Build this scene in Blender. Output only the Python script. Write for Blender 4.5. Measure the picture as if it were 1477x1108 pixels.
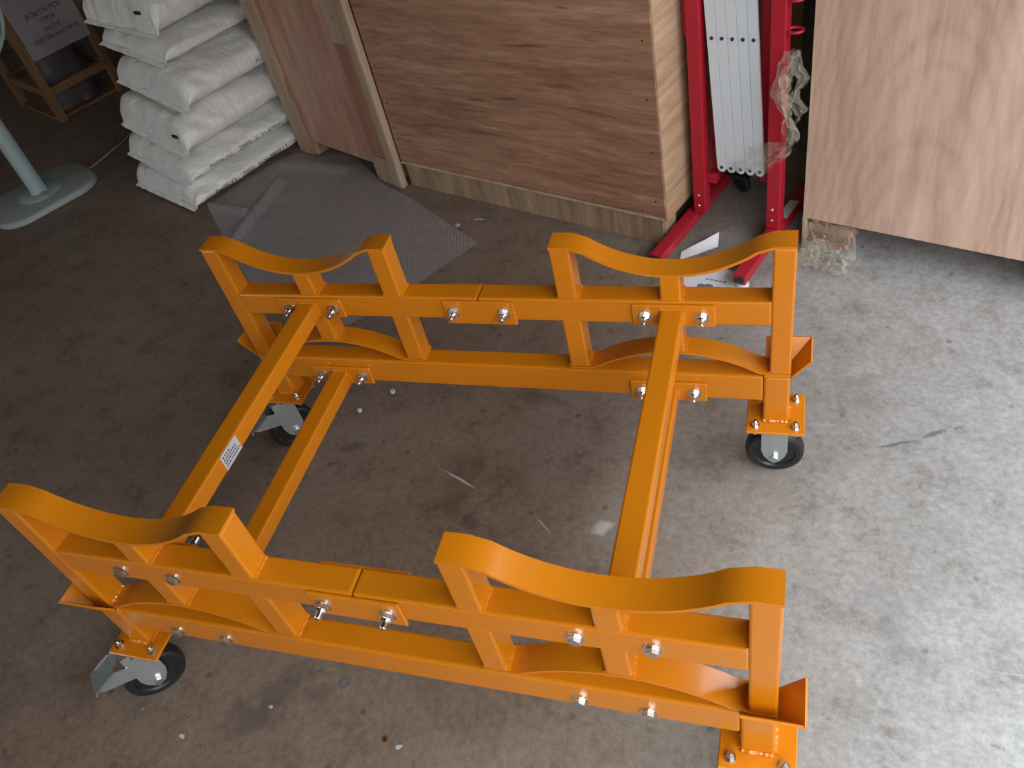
import bpy, bmesh, math, random
from mathutils import Vector, Matrix, noise
random.seed(7)
S = bpy.context.scene
for o in list(bpy.data.objects): bpy.data.objects.remove(o)
C = S.collection
R_ = math.radians

# ------------------------------------------------------------------ camera
cd = bpy.data.cameras.new('camera'); cam = bpy.data.objects.new('camera', cd); C.objects.link(cam)
cd.sensor_fit = 'HORIZONTAL'; cd.sensor_width = 36; cd.lens = 1194.464 / 1477 * 36
cd.shift_x = 5.94 / 1477; cd.shift_y = -8.5 / 1477
cd.clip_start = .02; cd.clip_end = 200
right = Vector((0.9479038, 0.2516924, -0.1952675)); fwd = Vector((-0.3153224, 0.6542093, -0.6874460)); upv = Vector((-0.0452791, 0.7132048, 0.6994917))
cam.matrix_world = Matrix(((right.x, upv.x, -fwd.x, 0.759097), (right.y, upv.y, -fwd.y, -0.659849), (right.z, upv.z, -fwd.z, 1.935822), (0, 0, 0, 1)))
S.camera = cam
# ------------------------------------------------------------------ sky, daylight, exposure
w = bpy.data.worlds.new('overcast_sky'); S.world = w; w.use_nodes = True
bg = w.node_tree.nodes['Background']; bg.inputs[0].default_value = (.90, .96, 1.0, 1); bg.inputs[1].default_value = 6.0
S.view_settings.view_transform = 'Standard'; S.view_settings.look = 'None'; S.view_settings.gamma = 1; S.view_settings.use_curve_mapping = False
S.view_settings.exposure = 0.35
# building axes: E1 points to the open doorway, E2 to the back of the shed
E1 = Vector((.9335, -.3586, 0)); E2 = Vector((.3586, .9335, 0)); RZ = math.atan2(-.3586, .9335)
DOOR = 1.75; DY0, DY1, DZ = -3.2, 2.35, 2.75      # doorway in the right wall
pl = bpy.data.lights.new('doorway_portal', 'AREA'); pl.shape = 'RECTANGLE'; pl.size = DY1 - DY0; pl.size_y = DZ
pl.cycles.is_portal = True
po = bpy.data.objects.new('doorway_portal', pl); C.objects.link(po)
pc = E1 * (DOOR + .1) + E2 * ((DY0 + DY1) / 2); po.location = (pc.x, pc.y, DZ / 2)
zx = E1; po.matrix_world = Matrix(((E2.x, 0, zx.x, pc.x), (E2.y, 0, zx.y, pc.y), (0, 1, 0, DZ / 2), (0, 0, 0, 1)))

p2 = bpy.data.lights.new('fill_window_portal', 'AREA'); p2.shape = 'RECTANGLE'; p2.size = 2.1; p2.size_y = 1.3; p2.cycles.is_portal = True
po2 = bpy.data.objects.new('fill_window_portal', p2); C.objects.link(po2); pc = E1 * -3.25 + E2 * -4.62
po2.matrix_world = Matrix(((E1.x, 0, -E2.x, pc.x), (E1.y, 0, -E2.y, pc.y), (0, 1, 0, 1.55), (0, 0, 0, 1)))
# ------------------------------------------------------------------ materials
def mat(name, col, rough=.5, metal=0, **k):
    m = bpy.data.materials.new(name); m.use_nodes = True
    b = m.node_tree.nodes['Principled BSDF']
    b.inputs['Base Color'].default_value = (*col, 1); b.inputs['Roughness'].default_value = rough; b.inputs['Metallic'].default_value = metal
    for a, v in k.items(): b.inputs[a].default_value = v
    return m
class NT:
    def __init__(s, m): s.t = m.node_tree; s.b = s.t.nodes['Principled BSDF']
    def n(s, ty, **k):
        x = s.t.nodes.new(ty)
        for a, v in k.items():
            if a in x.inputs.keys(): x.inputs[a].default_value = v
            else: setattr(x, a, v)
        return x
    def l(s, a, b): s.t.links.new(a, b)
    def coord(s, scale=(1, 1, 1), rot=(0, 0, 0), kind='Object', loc=(0, 0, 0)):
        c = s.n('ShaderNodeTexCoord'); mp = s.n('ShaderNodeMapping'); mp.inputs['Scale'].default_value = scale; mp.inputs['Rotation'].default_value = rot; mp.inputs['Location'].default_value = loc
        s.l(c.outputs[kind], mp.inputs['Vector']); return mp.outputs[0]
    def noise(s, vec, scale, detail=4, rough=.55, dist=0):
        x = s.n('ShaderNodeTexNoise'); x.inputs['Scale'].default_value = scale; x.inputs['Detail'].default_value = detail; x.inputs['Roughness'].default_value = rough; x.inputs['Distortion'].default_value = dist
        s.l(vec, x.inputs['Vector']); return x.outputs[0]
    def ramp(s, fac, stops):
        r = s.n('ShaderNodeValToRGB'); e = r.color_ramp.elements
        while len(e) < len(stops): e.new(.5)
        for i, (p, c) in enumerate(stops):
            e[i].position = p; e[i].color = (*c, 1) if len(c) == 3 else c
        s.l(fac, r.inputs[0]); return r.outputs[0]
    def mix(s, fac, a, b, mode='MIX'):
        x = s.n('ShaderNodeMix', data_type='RGBA', blend_type=mode)
        for i, v in ((0, fac), (6, a), (7, b)):
            if isinstance(v, (int, float)): x.inputs[i].default_value = v
            elif isinstance(v, tuple): x.inputs[i].default_value = (*v, 1)
            else: s.l(v, x.inputs[i])
        return x.outputs[2]
    def bump(s, h, strength, dist=.01):
        x = s.n('ShaderNodeBump'); x.inputs['Strength'].default_value = strength; x.inputs['Distance'].default_value = dist
        s.l(h, x.inputs['Height']); s.l(x.outputs[0], s.b.inputs['Normal'])

def g(v): return (v, v, v)
# concrete
M_floor = mat('worn_concrete', (.3, .29, .27), .55); t = NT(M_floor); v = t.coord()
big = t.noise(v, 1.3, 6, .6, .2); mid = t.noise(v, 7.5, 10, .78, .1); fine = t.noise(v, 48, 8, .8, 0)
c = t.ramp(big, [(.30, (.315, .30, .285)), (.5, (.375, .365, .355)), (.70, (.42, .415, .412))])
c = t.mix(t.ramp(mid, [(.36, g(.7)), (.49, g(0))]), c, (.215, .19, .17))
c = t.mix(t.ramp(mid, [(.53, g(0)), (.68, g(.5))]), c, (.51, .50, .49))
c = t.mix(.75, c, t.ramp(fine, [(.3, g(.28)), (.5, g(.5)), (.72, g(.74))]), 'OVERLAY')
# pits and oil spots
vo = t.n('ShaderNodeTexVoronoi', feature='F1'); vo.inputs['Scale'].default_value = 9; t.l(v, vo.inputs['Vector'])
c = t.mix(t.ramp(vo.outputs['Distance'], [(.05, g(.65)), (.10, g(0))]), c, (.14, .125, .11))
spk = t.noise(v, 24, 5, .65, 0)
c = t.mix(t.ramp(spk, [(.28, g(.6)), (.35, g(0))]), c, (.15, .13, .115))
# scuffs dragged across the slab, pale and dark
vs = t.coord((1.2, 26, 1), (0, 0, R_(34))); scr = t.noise(vs, 1.7, 6, .75, .1)
c = t.mix(t.ramp(scr, [(.62, g(0)), (.72, g(.45))]), c, (.60, .59, .58))
vs2 = t.coord((30, 1.5, 1), (0, 0, R_(-62)), loc=(3, 1, 0)); scr2 = t.noise(vs2, 1.2, 6, .75, .2)
c = t.mix(t.ramp(scr2, [(.64, g(0)), (.74, g(.4))]), c, (.17, .155, .145))
stain = t.noise(t.coord((1, 1, 1), loc=(5.3, 2.1, 0)), 2.3, 8, .7, .2)
c = t.mix(t.ramp(stain, [(.60, g(0)), (.70, g(.55))]), c, (.15, .115, .095))
# the slab grades from dark brown deep in the shed to pale towards the doorway side
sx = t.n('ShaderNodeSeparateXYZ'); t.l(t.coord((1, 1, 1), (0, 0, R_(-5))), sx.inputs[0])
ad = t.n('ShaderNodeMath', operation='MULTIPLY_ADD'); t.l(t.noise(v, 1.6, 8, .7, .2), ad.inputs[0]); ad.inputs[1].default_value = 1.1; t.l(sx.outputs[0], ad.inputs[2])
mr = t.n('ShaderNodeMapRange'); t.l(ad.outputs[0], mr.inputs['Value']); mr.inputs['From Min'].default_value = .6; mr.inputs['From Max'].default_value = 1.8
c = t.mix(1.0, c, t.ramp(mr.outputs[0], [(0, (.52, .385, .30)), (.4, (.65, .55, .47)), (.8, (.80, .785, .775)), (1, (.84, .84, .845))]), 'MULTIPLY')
# individual oil stains, tyre scuffs and scratches, each at its own place on the slab
wn = t.n('ShaderNodeTexNoise'); wn.inputs['Scale'].default_value = 16; wn.inputs['Detail'].default_value = 6; t.l(v, wn.inputs['Vector'])
def mark(cx, cy, L, wd, deg, col, a, warp):
    global c
    wv = t.n('ShaderNodeVectorMath', operation='MULTIPLY_ADD'); t.l(wn.outputs['Color'], wv.inputs[0]); wv.inputs[1].default_value = (warp, warp, 0); t.l(v, wv.inputs[2])
    mp = t.n('ShaderNodeMapping', vector_type='TEXTURE'); t.l(wv.outputs[0], mp.inputs['Vector'])
    mp.inputs['Location'].default_value = (cx + warp * .5, cy + warp * .5, 0); mp.inputs['Rotation'].default_value = (0, 0, R_(deg)); mp.inputs['Scale'].default_value = (L, wd, 1)
    ln = t.n('ShaderNodeVectorMath', operation='LENGTH'); t.l(mp.outputs[0], ln.inputs[0])
    c = t.mix(t.ramp(ln.outputs['Value'], [(.45, g(a)), (1, g(0))]), c, col)
DK = (.085, .068, .058); PL = (.58, .57, .56)
for a_ in ((-.45, .013, .10, .06, 40, DK, .6, .16), (-.50, -.05, .09, .05, 20, DK, .55, .16), (-.33, .03, .06, .05, 0, DK, .5, .12), (-.578, .835, .05, .028, 20, DK, .7, .06), (-.62, .76, .03, .012, 30, DK, .8, .03), (-.52, 1.08, .025, .012, 0, DK, .7, .02),
           (-.086, .584, .035, .03, 0, DK, .7, .06), (0, 1.10, .12, .035, -5, DK, .45, .10), (-.17, .745, .085, .0045, -25, PL, .7, .012), (.13, .61, .05, .0035, -43, PL, .55, .012), (.30, .62, .035, .025, 20, PL, .6, .06),
           (1.07, 1.0, .07, .008, 15, (.10, .095, .09), .8, .03), (1.165, 1.045, .045, .010, 32, (.10, .095, .09), .8, .02), (1.0, .50, .10, .06, -50, (.22, .215, .22), .4, .24), (1.06, .38, .09, .05, -40, (.22, .215, .22), .4, .24), (.98, 1.25, .09, .03, 10, (.2, .19, .18), .5, .10)): mark(*a_)
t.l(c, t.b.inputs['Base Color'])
t.l(t.ramp(mid, [(.3, g(.62)), (.7, g(.45))]), t.b.inputs['Roughness']); t.bump(fine, .2, .004)

M_or = mat('orange_enamel', (.57, .176, .003), .33, **{'Coat Weight': .25, 'Coat Roughness': .12}); t = NT(M_or)
t.bump(t.noise(t.coord(), 330, 2), .05, .002)
M_zinc = mat('bright_zinc', (.72, .73, .74), .22, 1.0)
M_zp = mat('zinc_plate', (.50, .55, .58), .38, .85)
M_tyre = mat('black_nylon_tyre', (.012, .012, .013), .38)
M_hub = mat('dark_hub', (.03, .03, .032), .5)
M_red = mat('red_paint', (.42, .012, .028), .38); t = NT(M_red); t.bump(t.noise(t.coord(), 120, 3), .06, .002)
M_slat = mat('silver_white_slat', (.70, .74, .78), .42, .1)
M_dark = mat('dark_rubber', (.02, .02, .02), .6)
M_white = mat('white_paper', (.72, .72, .75), .7)
M_ink = mat('black_ink', (.02, .02, .022), .7)
M_inkg = mat('grey_ink', (.16, .16, .17), .7)
M_inkb = mat('blue_black_ink', (.07, .07, .16), .7)
M_lab = mat('silver_label', (.62, .62, .64), .4, .3)
M_fan = mat('pale_blue_plastic', (.34, .43, .45), .42)
M_fan2 = mat('pale_grey_blue_plastic', (.31, .345, .335), .45)
M_orange_blade = mat('amber_plastic', (.55, .25, .10), .4)
M_cord = mat('beige_cord', (.45, .38, .32), .6)
M_wall = mat('painted_block_wall', (.16, .14, .13), .85); t = NT(M_wall)
t.l(t.ramp(t.noise(t.coord(), 2, 5), [(.3, (.15, .10, .07)), (.7, (.21, .145, .10))]), t.b.inputs['Base Color'])
M_lime = mat('limewashed_wall', (.40, .36, .31), .85); t = NT(M_lime)
t.l(t.ramp(t.noise(t.coord(), 2, 5), [(.3, (.36, .32, .275)), (.7, (.45, .41, .36))]), t.b.inputs['Base Color'])
M_ceil = mat('metal_roof', (.13, .12, .12), .7); t = NT(M_ceil)
t.l(t.ramp(t.noise(t.coord(), 1.5, 3), [(.3, (.10, .085, .075)), (.7, (.14, .12, .105))]), t.b.inputs['Base Color'])
M_out = mat('outdoor_concrete', (.38, .37, .35), .8); t = NT(M_out)
t.l(t.ramp(t.noise(t.coord(), 1.5, 5), [(.3, g(.32)), (.7, g(.42))]), t.b.inputs['Base Color'])
M_fac = mat('beige_render', (.30, .26, .22), .8); t = NT(M_fac)
t.l(t.ramp(t.noise(t.coord(), 1.5, 5), [(.3, (.28, .24, .20)), (.7, (.34, .30, .26))]), t.b.inputs['Base Color'])

def wood(name, c0, c1, c2, axis='x', scale=1.0, dark=(.1, .05, .03), swirl=1.0, rough=.55, dk=.7, ov=.45):
    m = mat(name, c1, rough); t = NT(m)
    st = {'x': (1.0, 9, 9), 'z': (9, 9, 1.0), 'y': (9, 1.0, 9)}[axis]
    st = tuple(a * scale for a in st)
    v = t.coord(st)
    a = t.noise(v, 1.6, 6, .6, swirl); b = t.noise(v, 6.5, 5, .7, .5)
    c = t.ramp(a, [(.28, c0), (.5, c1), (.72, c2)])
    c = t.mix(ov, c, t.ramp(b, [(.3, g(.28)), (.5, g(.5)), (.7, g(.68))]), 'OVERLAY')
    c = t.mix(t.ramp(t.noise(v, 2.7, 3, .5, swirl * 1.5), [(.66, g(0)), (.76, g(dk))]), c, dark)
    t.l(c, t.b.inputs['Base Color']); t.bump(b, .12, .004)
    return m
M_ply = wood('brown_plywood', (.22, .108, .06), (.34, .175, .105), (.44, .25, .16), 'x', 1.0, (.13, .06, .035), .9, dk=.85, ov=.75)
M_plyside = wood('tan_plywood', (.34, .21, .12), (.48, .32, .20), (.55, .40, .27), 'y', 1.1, (.35, .17, .07), .6, dk=.5)
M_skirt = wood('weathered_plywood', (.22, .14, .085), (.33, .22, .14), (.42, .30, .20), 'z', .55, (.12, .075, .045), 1.5, dk=.9, ov=.7)
M_stile = wood('pine_batten', (.33, .22, .145), (.41, .285, .195), (.47, .345, .25), 'z', .7, (.15, .08, .05), .5)
M_redply = wood('reddish_plywood', (.35, .175, .115), (.44, .24, .165), (.52, .31, .225), 'z', .8, (.20, .09, .05), .5)
M_darkply = wood('dark_red_plywood', (.27, .115, .068), (.33, .15, .092), (.38, .19, .125), 'z', .8, (.12, .05, .03), .6)
M_pink = wood('pinkish_plywood', (.40, .245, .175), (.52, .335, .255), (.60, .42, .335), 'z', .4, (.40, .235, .165), 1.1, .5, .4)
t = NT(M_pink); v = t.coord(); sx = t.n('ShaderNodeSeparateXYZ'); t.l(v, sx.inputs[0])
def mth(op, a, b=0.0):
    x = t.n('ShaderNodeMath', operation=op)
    for i, q in enumerate((a, b)):
        if isinstance(q, (int, float)): x.inputs[i].default_value = q
        else: t.l(q, x.inputs[i])
    return x.outputs[0]
dx = mth('SUBTRACT', sx.outputs[0], .34); q_ = mth('MULTIPLY', mth('MULTIPLY', dx, dx), 9.0)
h_ = mth('ADD', mth('ADD', q_, mth('MULTIPLY', sx.outputs[2], .8)), mth('MULTIPLY', t.noise(v, 2.6, 3, .5, .3), .55))
rg_ = mth('SINE', mth('MULTIPLY', h_, 44.0))
link = t.b.inputs['Base Color'].links[0].from_socket
t.l(t.mix(.2, link, t.ramp(mth('MULTIPLY_ADD', rg_, .5), [(.0, g(.36)), (.45, g(.55)), (1, g(.62))]), 'OVERLAY'), t.b.inputs['Base Color'])
M_edge = wood('plywood_edge', (.35, .25, .17), (.5, .38, .27), (.6, .47, .35), 'z', 1, (.2, .12, .07), .4)
M_frame = wood('brown_frame_wood', (.17, .085, .035), (.24, .125, .055), (.30, .165, .08), 'z', 1, (.1, .05, .02), .4)

# woven plastic sacks
M_bag = mat('white_woven_plastic', (.74, .73, .70), .33, **{'Subsurface Weight': .35, 'Subsurface Radius': (.06, .055, .045)}); t = NT(M_bag)
v = t.coord((15, 5, 5)); a = t.noise(v, 1.0, 5, .6, 1.6); vv = t.coord((1, 1, 1))
b = t.noise(vv, 9, 4, .6, .8)
t.bump(t.mix(.5, a, b), .6, .035)
t.l(t.ramp(b, [(.3, (.82, .80, .765)), (.7, (.90, .89, .875))]), t.b.inputs['Base Color'])

def clear(name, col, alpha, rough=.12, bumpscale=None, strength=.5):
    m = bpy.data.materials.new(name); m.use_nodes = True; t = NT(m)
    t.b.inputs['Base Color'].default_value = (*col, 1); t.b.inputs['Roughness'].default_value = rough
    t.b.inputs['Alpha'].default_value = alpha; t.b.inputs['Specular IOR Level'].default_value = .8
    return m, t
M_film, t = clear('clear_film', (.52, .47, .38), .27, .05); t.bump(t.noise(t.coord(), 60, 3), .4, .01)
M_shrink, t = clear('cloudy_shrink_film', (.20, .17, .18), .45, .25); t.bump(t.noise(t.coord((8, 8, 2)), 3, 4), .6, .03)
M_wrap, t = clear('bubble_wrap', (.50, .455, .48), .52, .30)
v = t.coord((1, 1, 1), (0, 0, R_(-17)))
vo = t.n('ShaderNodeTexVoronoi', feature='F1'); vo.inputs['Scale'].default_value = 72; vo.inputs['Randomness'].default_value = .12; t.l(v, vo.inputs['Vector'])
t.bump(t.ramp(vo.outputs['Distance'], [(.0, g(1)), (.55, g(.1))]), .8, .006)
t.l(t.ramp(vo.outputs['Distance'], [(.15, g(.62)), (.5, g(.40))]), t.b.inputs['Alpha'])
M_drum = mat('dark_drum_metal', (.07, .062, .066), .35, .5)

# ------------------------------------------------------------------ mesh helpers
class MB:
    def __init__(s): s.v = []; s.f = []
    def add(s, vs, fs):
        k = len(s.v); s.v += [tuple(x) for x in vs]; s.f += [tuple(i + k for i in q) for q in fs]; return s
    def box(s, x0, x1, y0, y1, z0, z1, bev=0, seg=2, M=None):
        bm = bmesh.new(); bmesh.ops.create_cube(bm, size=1)
        for q in bm.verts: q.co = ((x0 + x1) / 2 + q.co.x * (x1 - x0), (y0 + y1) / 2 + q.co.y * (y1 - y0), (z0 + z1) / 2 + q.co.z * (z1 - z0))
        if bev: bmesh.ops.bevel(bm, geom=bm.edges[:], offset=bev, segments=seg, affect='EDGES', profile=.5)
        if M: bmesh.ops.transform(bm, matrix=M, verts=bm.verts)
        return s.bm(bm)
    def bm(s, bm):
        bm.verts.index_update(); s.add([q.co[:] for q in bm.verts], [[q.index for q in f.verts] for f in bm.faces]); bm.free(); return s
    def prism(s, poly, fn, a, b):            # poly 2D extruded between a and b; fn(p, q, t) -> xyz
        n = len(poly)
        vs = [fn(p, q, a) for p, q in poly] + [fn(p, q, b) for p, q in poly]
        fs = [list(range(n)), list(range(2 * n - 1, n - 1, -1))] + [[i, i + n, (i + 1) % n + n, (i + 1) % n] for i in range(n)]
        return s.add(vs, fs)
    def strip(s, pts, th, fn, a, b):         # thick ribbon following 2D pts, extruded a..b
        n = len(pts); up = []; dn = []
        for i, (p, q) in enumerate(pts):
            p0 = pts[max(0, i - 1)]; p1 = pts[min(n - 1, i + 1)]
            d = Vector((p1[0] - p0[0], p1[1] - p0[1])).normalized(); nn = Vector((-d.y, d.x))
            up.append((p + nn.x * th, q + nn.y * th)); dn.append((p, q))
        L = dn + up[::-1]; N = 2 * n
        vs = [fn(p, q, a) for p, q in L] + [fn(p, q, b) for p, q in L]; fs = []
        for i in range(N): fs.append([i, (i + 1) % N, (i + 1) % N + N, i + N])
        for i in range(n - 1):
            fs.append([i, N - 1 - i, N - 2 - i, i + 1]); fs.append([N + i, N + i + 1, 2 * N - 2 - i, 2 * N - 1 - i])
        return s.add(vs, fs)
    def tube(s, path, r, seg=8, cap=True, jit=0):
        P = [Vector(p) for p in path]; n = len(P); vs = []; fs = []; prev = None
        for i in range(n):
            d = (P[min(i + 1, n - 1)] - P[max(i - 1, 0)]).normalized()
            if prev is None: u = d.orthogonal().normalized()
            else: u = (prev - d * prev.dot(d)).normalized()
            prev = u; w_ = d.cross(u); rr = (r[i] if isinstance(r, (list, tuple)) else r) * (1 + jit * random.uniform(-1, 1))
            for k in range(seg):
                a = 2 * math.pi * k / seg; vs.append(P[i] + (u * math.cos(a) + w_ * math.sin(a)) * rr)
        for i in range(n - 1):
            for k in range(seg): fs.append([i * seg + k, i * seg + (k + 1) % seg, (i + 1) * seg + (k + 1) % seg, (i + 1) * seg + k])
        if cap: fs += [list(range(seg))[::-1], [(n - 1) * seg + k for k in range(seg)]]
        return s.add(vs, fs)
    def cyl(s, p0, p1, r, seg=16): return s.tube([p0, p1], r, seg)
    def lathe(s, prof, c, axis, seg=24, rot=0):   # prof [(r, h)], closed caps when r = 0
        ax = Vector(axis).normalized(); u = ax.orthogonal().normalized(); w_ = ax.cross(u); c = Vector(c); vs = []; fs = []
        for r, h in prof:
            for k in range(seg):
                a = 2 * math.pi * k / seg + rot; vs.append(c + ax * h + (u * math.cos(a) + w_ * math.sin(a)) * max(r, 1e-5))
        for i in range(len(prof) - 1):
            for k in range(seg): fs.append([i * seg + k, i * seg + (k + 1) % seg, (i + 1) * seg + (k + 1) % seg, (i + 1) * seg + k])
        return s.add(vs, fs)
    def bead(s, p0, p1, r, n=12):
        p0 = Vector(p0); p1 = Vector(p1)
        return s.tube([p0.lerp(p1, i / n) for i in range(n + 1)], r, 6, True, .28)
    def mesh(s, name, m, smooth=None):
        me = bpy.data.meshes.new(name); me.from_pydata(s.v, [], s.f); me.validate()
        bm = bmesh.new(); bm.from_mesh(me); bmesh.ops.recalc_face_normals(bm, faces=bm.faces); bm.to_mesh(me); bm.free()
        me.materials.append(m)
        if smooth:
            me.shade_smooth(); me.set_sharp_from_angle(angle=R_(smooth))
        return me
def obj(name, me, parent=None, loc=(0, 0, 0), rot=(0, 0, 0), m=None, smooth=None, label=None, kind=None):
    if isinstance(me, MB): me = me.mesh(name, m, smooth)
    o = bpy.data.objects.new(name, me); C.objects.link(o); o.location = loc; o.rotation_euler = rot
    if parent: o.parent = parent
    if label: o['label'] = label
    if kind: o['kind'] = kind
    return o
def tag(o, label, cat, group=None):
    o['label'] = label; o['category'] = cat
    if group: o['group'] = group
    return o
def thing(name, loc, label, cat, rz=0, group=None):
    o = bpy.data.objects.new(name, None); C.objects.link(o); o.location = loc; o.rotation_euler = (0, 0, rz); o.empty_display_size = .1
    return tag(o, label, cat, group)
def struct(name, mb, m): return obj(name, mb, m=m, kind='structure')
def text_data(s, size, align='LEFT'):
    cu = bpy.data.curves.new('txt', 'FONT'); cu.body = s; cu.size = size; cu.align_x = align; cu.resolution_u = 2
    o = bpy.data.objects.new('txt', cu); C.objects.link(o)
    dg = bpy.context.evaluated_depsgraph_get(); me = bpy.data.meshes.new_from_object(o.evaluated_get(dg))
    vs = [q.co.copy() for q in me.vertices]; fs = [list(p.vertices) for p in me.polygons]
    bpy.data.objects.remove(o); bpy.data.curves.remove(cu); bpy.data.meshes.remove(me)
    return vs, fs

# ------------------------------------------------------------------ setting
RM = Matrix.Rotation(RZ, 4, 'Z')
def rb(*boxes):
    mb = MB()
    for b in boxes: mb.box(*b, M=RM)
    return mb
XL, YB, YF, ZC = -6.8, 4.2, -4.5, 4.2
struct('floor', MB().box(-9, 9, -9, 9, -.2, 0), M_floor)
struct('wall_left', rb((XL - .2, XL, YF, YB, 0, ZC)), M_lime)
struct('wall_back', rb((XL, DOOR + .2, YB, YB + .2, 0, ZC)), M_wall)
WX0, WX1, WZ0, WZ1 = -4.3, -2.2, .9, 2.2             # unseen two-pane window added in the front wall to brighten the sack ends
struct('wall_front', rb((XL, WX0, YF - .2, YF, 0, ZC), (WX1, DOOR + .2, YF - .2, YF, 0, ZC), (WX0, WX1, YF - .2, YF, 0, WZ0), (WX0, WX1, YF - .2, YF, WZ1, ZC)), M_lime)
M_wf = mat('grey_window_frame', (.35, .35, .36), .5); M_gl, t = clear('window_glass', (.9, .95, .95), .10, .03)
wm_ = (WX0 + WX1) / 2
win = struct('fill_window_1', rb((WX0, WX0 + .05, YF - .12, YF - .06, WZ0, WZ1), (WX1 - .05, WX1, YF - .12, YF - .06, WZ0, WZ1), (wm_ - .03, wm_ + .03, YF - .12, YF - .06, WZ0, WZ1), (WX0 + .05, WX1 - .05, YF - .12, YF - .06, WZ0, WZ0 + .05), (WX0 + .05, WX1 - .05, YF - .12, YF - .06, WZ1 - .05, WZ1)), M_wf)
for a_, b_ in ((WX0 + .05, wm_ - .03), (wm_ + .03, WX1 - .05)): obj('pane', rb((a_, b_, YF - .092, YF - .088, WZ0 + .05, WZ1 - .05)), win, m=M_gl)
struct('wall_right', rb((DOOR, DOOR + .2, YF, DY0, 0, ZC), (DOOR, DOOR + .2, DY1, YB, 0, ZC), (DOOR, DOOR + .2, DY0, DY1, DZ, ZC)), M_wall)
struct('ceiling', rb((XL - .2, DOOR + .2, YF - .2, YB + .2, ZC, ZC + .1)), M_ceil)
struct('yard_ground_1', rb((DOOR + .2, 40, -30, 30, -.25, -.02)), M_out)  # unseen concrete ground of the yard outside the doorway
fac = obj('building_opposite', rb((7.6, 11, -20, 20, -.02, 4.2)), m=M_fac)
tag(fac, 'plain beige rendered building across the yard from the open doorway', 'building')

# ------------------------------------------------------------------ the orange cradle trolley
A, B_, W, TD, D = .776, .216, .05, .0588, .863
ZT, ZU, ZUB, ZL, ZLB, ZP = .788, .628, .555, .3835, .295, .221
YN, YFAR = 0.0, D
OY = (D + TD) / 2
XC = (A + B_) / 2                                    # centre of a saddle
st = thing('cradle_trolley', (0, OY, 0), 'bright orange steel double-saddle cradle trolley on four black castors in the middle of the floor', 'trolley')
H2 = TD / 2
def P(name, me, x=0, y=0, z=0, rot=(0, 0, 0), parent=None, label=None): return obj(name, me, parent or st, (x, y, z), rot, label=label)
rail_me = MB().box(-(A - .064), A - .064, -H2, H2, ZLB, ZL, .006).mesh('lower_rail', M_or)
urail_me = MB().box(.0012, A - W + .001, -H2, H2, ZUB, ZU, .005).mesh('upper_rail', M_or)
mb = MB().box(-W / 2, W / 2, -H2, H2, ZL + .010, ZT - .006, .005)
for sx in (-1,):
    mb.bead((sx * W / 2, -H2 + .004, ZU), (sx * W / 2, H2 - .004, ZU), .0045); mb.bead((sx * W / 2, -H2 + .004, ZL + .012), (sx * W / 2, H2 - .004, ZL + .012), .005)
post_me = mb.mesh('post', M_or)
mb = MB().box(-W / 2, W / 2, -H2, H2, ZU - .004, ZT - .006, .005)
for sx in (-1, 1): mb.bead((sx * W / 2, -H2 + .003, ZU + .001), (sx * W / 2, H2 - .003, ZU + .001), .005)
ipu_me = mb.mesh('inner_post', M_or)
mb = MB().box(-W / 2, W / 2, -H2, H2, ZL + .010, ZUB + .004, .005)
for sx in (-1, 1): mb.bead((sx * W / 2, -H2 + .003, ZL + .011), (sx * W / 2, H2 - .003, ZL + .011), .005)
ipl_me = mb.mesh('inner_post', M_or)
mb = MB().box(-W / 2, W / 2, -H2, H2, ZU - .004, .703, .005)
for sx in (-1, 1): mb.bead((sx * W / 2, -H2 + .003, ZU + .001), (sx * W / 2, H2 - .003, ZU + .001), .005)
stu_me = mb.mesh('centre_stub', M_or)
mb = MB().box(-W / 2, W / 2, -H2, H2, .459, ZUB + .004, .005)
for sx in (-1, 1): mb.bead((sx * W / 2, -H2 + .003, .461), (sx * W / 2, H2 - .003, .461), .005)
stl_me = mb.mesh('centre_stub', M_or)
# saddle strap: flat over both posts, dipping between
def saddle_pts():
    h = A - XC; pts = [(-h, ZT - .007), (-h + .045, ZT - .007)]
    r = .330; cz = .701 + r; e = .228
    for i in range(31):
        x = -e + 2 * e * i / 30
        if abs(x) > .212: continue
        z = cz - math.sqrt(r * r - x * x)
        pts.append((x, min(z, ZT - .007)))
    pts += [(h - .045, ZT - .007), (h, ZT - .007)]
    sm = []
    for i in range(len(pts)):                         # light smoothing of the two bends
        if 1 < i < len(pts) - 2: sm.append((pts[i][0], .25 * pts[i - 1][1] + .5 * pts[i][1] + .25 * pts[i + 1][1]))
        else: sm.append(pts[i])
    return sm
mb = MB().strip(saddle_pts(), .007, lambda p, q, t: (p, t, q), -H2 - .001, H2 + .001)
saddle_me = mb.mesh('saddle', M_or, 35)
def arc_pts():
    h = A - XC; pts = [(-h, ZL + .005), (-h + .05, ZL + .005)]; r = .372; cz = .455 - r
    for i in range(29):
        x = -.215 + .43 * i / 28; z = cz + math.sqrt(r * r - x * x)
        if z > ZL + .007: pts.append((x, z))
    return pts + [(h - .05, ZL + .005), (h, ZL + .005)]
arc_me = MB().strip(arc_pts(), .006, lambda p, q, t: (p, t, q), -H2 - .001, H2 + .001).mesh('support_arc', M_or, 35)
mb = MB().box(-.0317, .0317, -H2 - .002, H2 + .002, ZP, ZL, .006)
for sx in (-1, 1): mb.bead((sx * .0317, -H2, ZP + .002), (sx * .0317, H2, ZP + .002), .006)
for sy in (-1, 1): mb.bead((-.03, sy * (H2 + .002), ZP + .002), (.03, sy * (H2 + .002), ZP + .002), .006)
leg_me = mb.mesh('leg', M_or)
plate_me = MB().box(-.073, .073, -.073, .073, ZP - .008, ZP, .002, 1).mesh('castor_plate', M_or)
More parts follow.
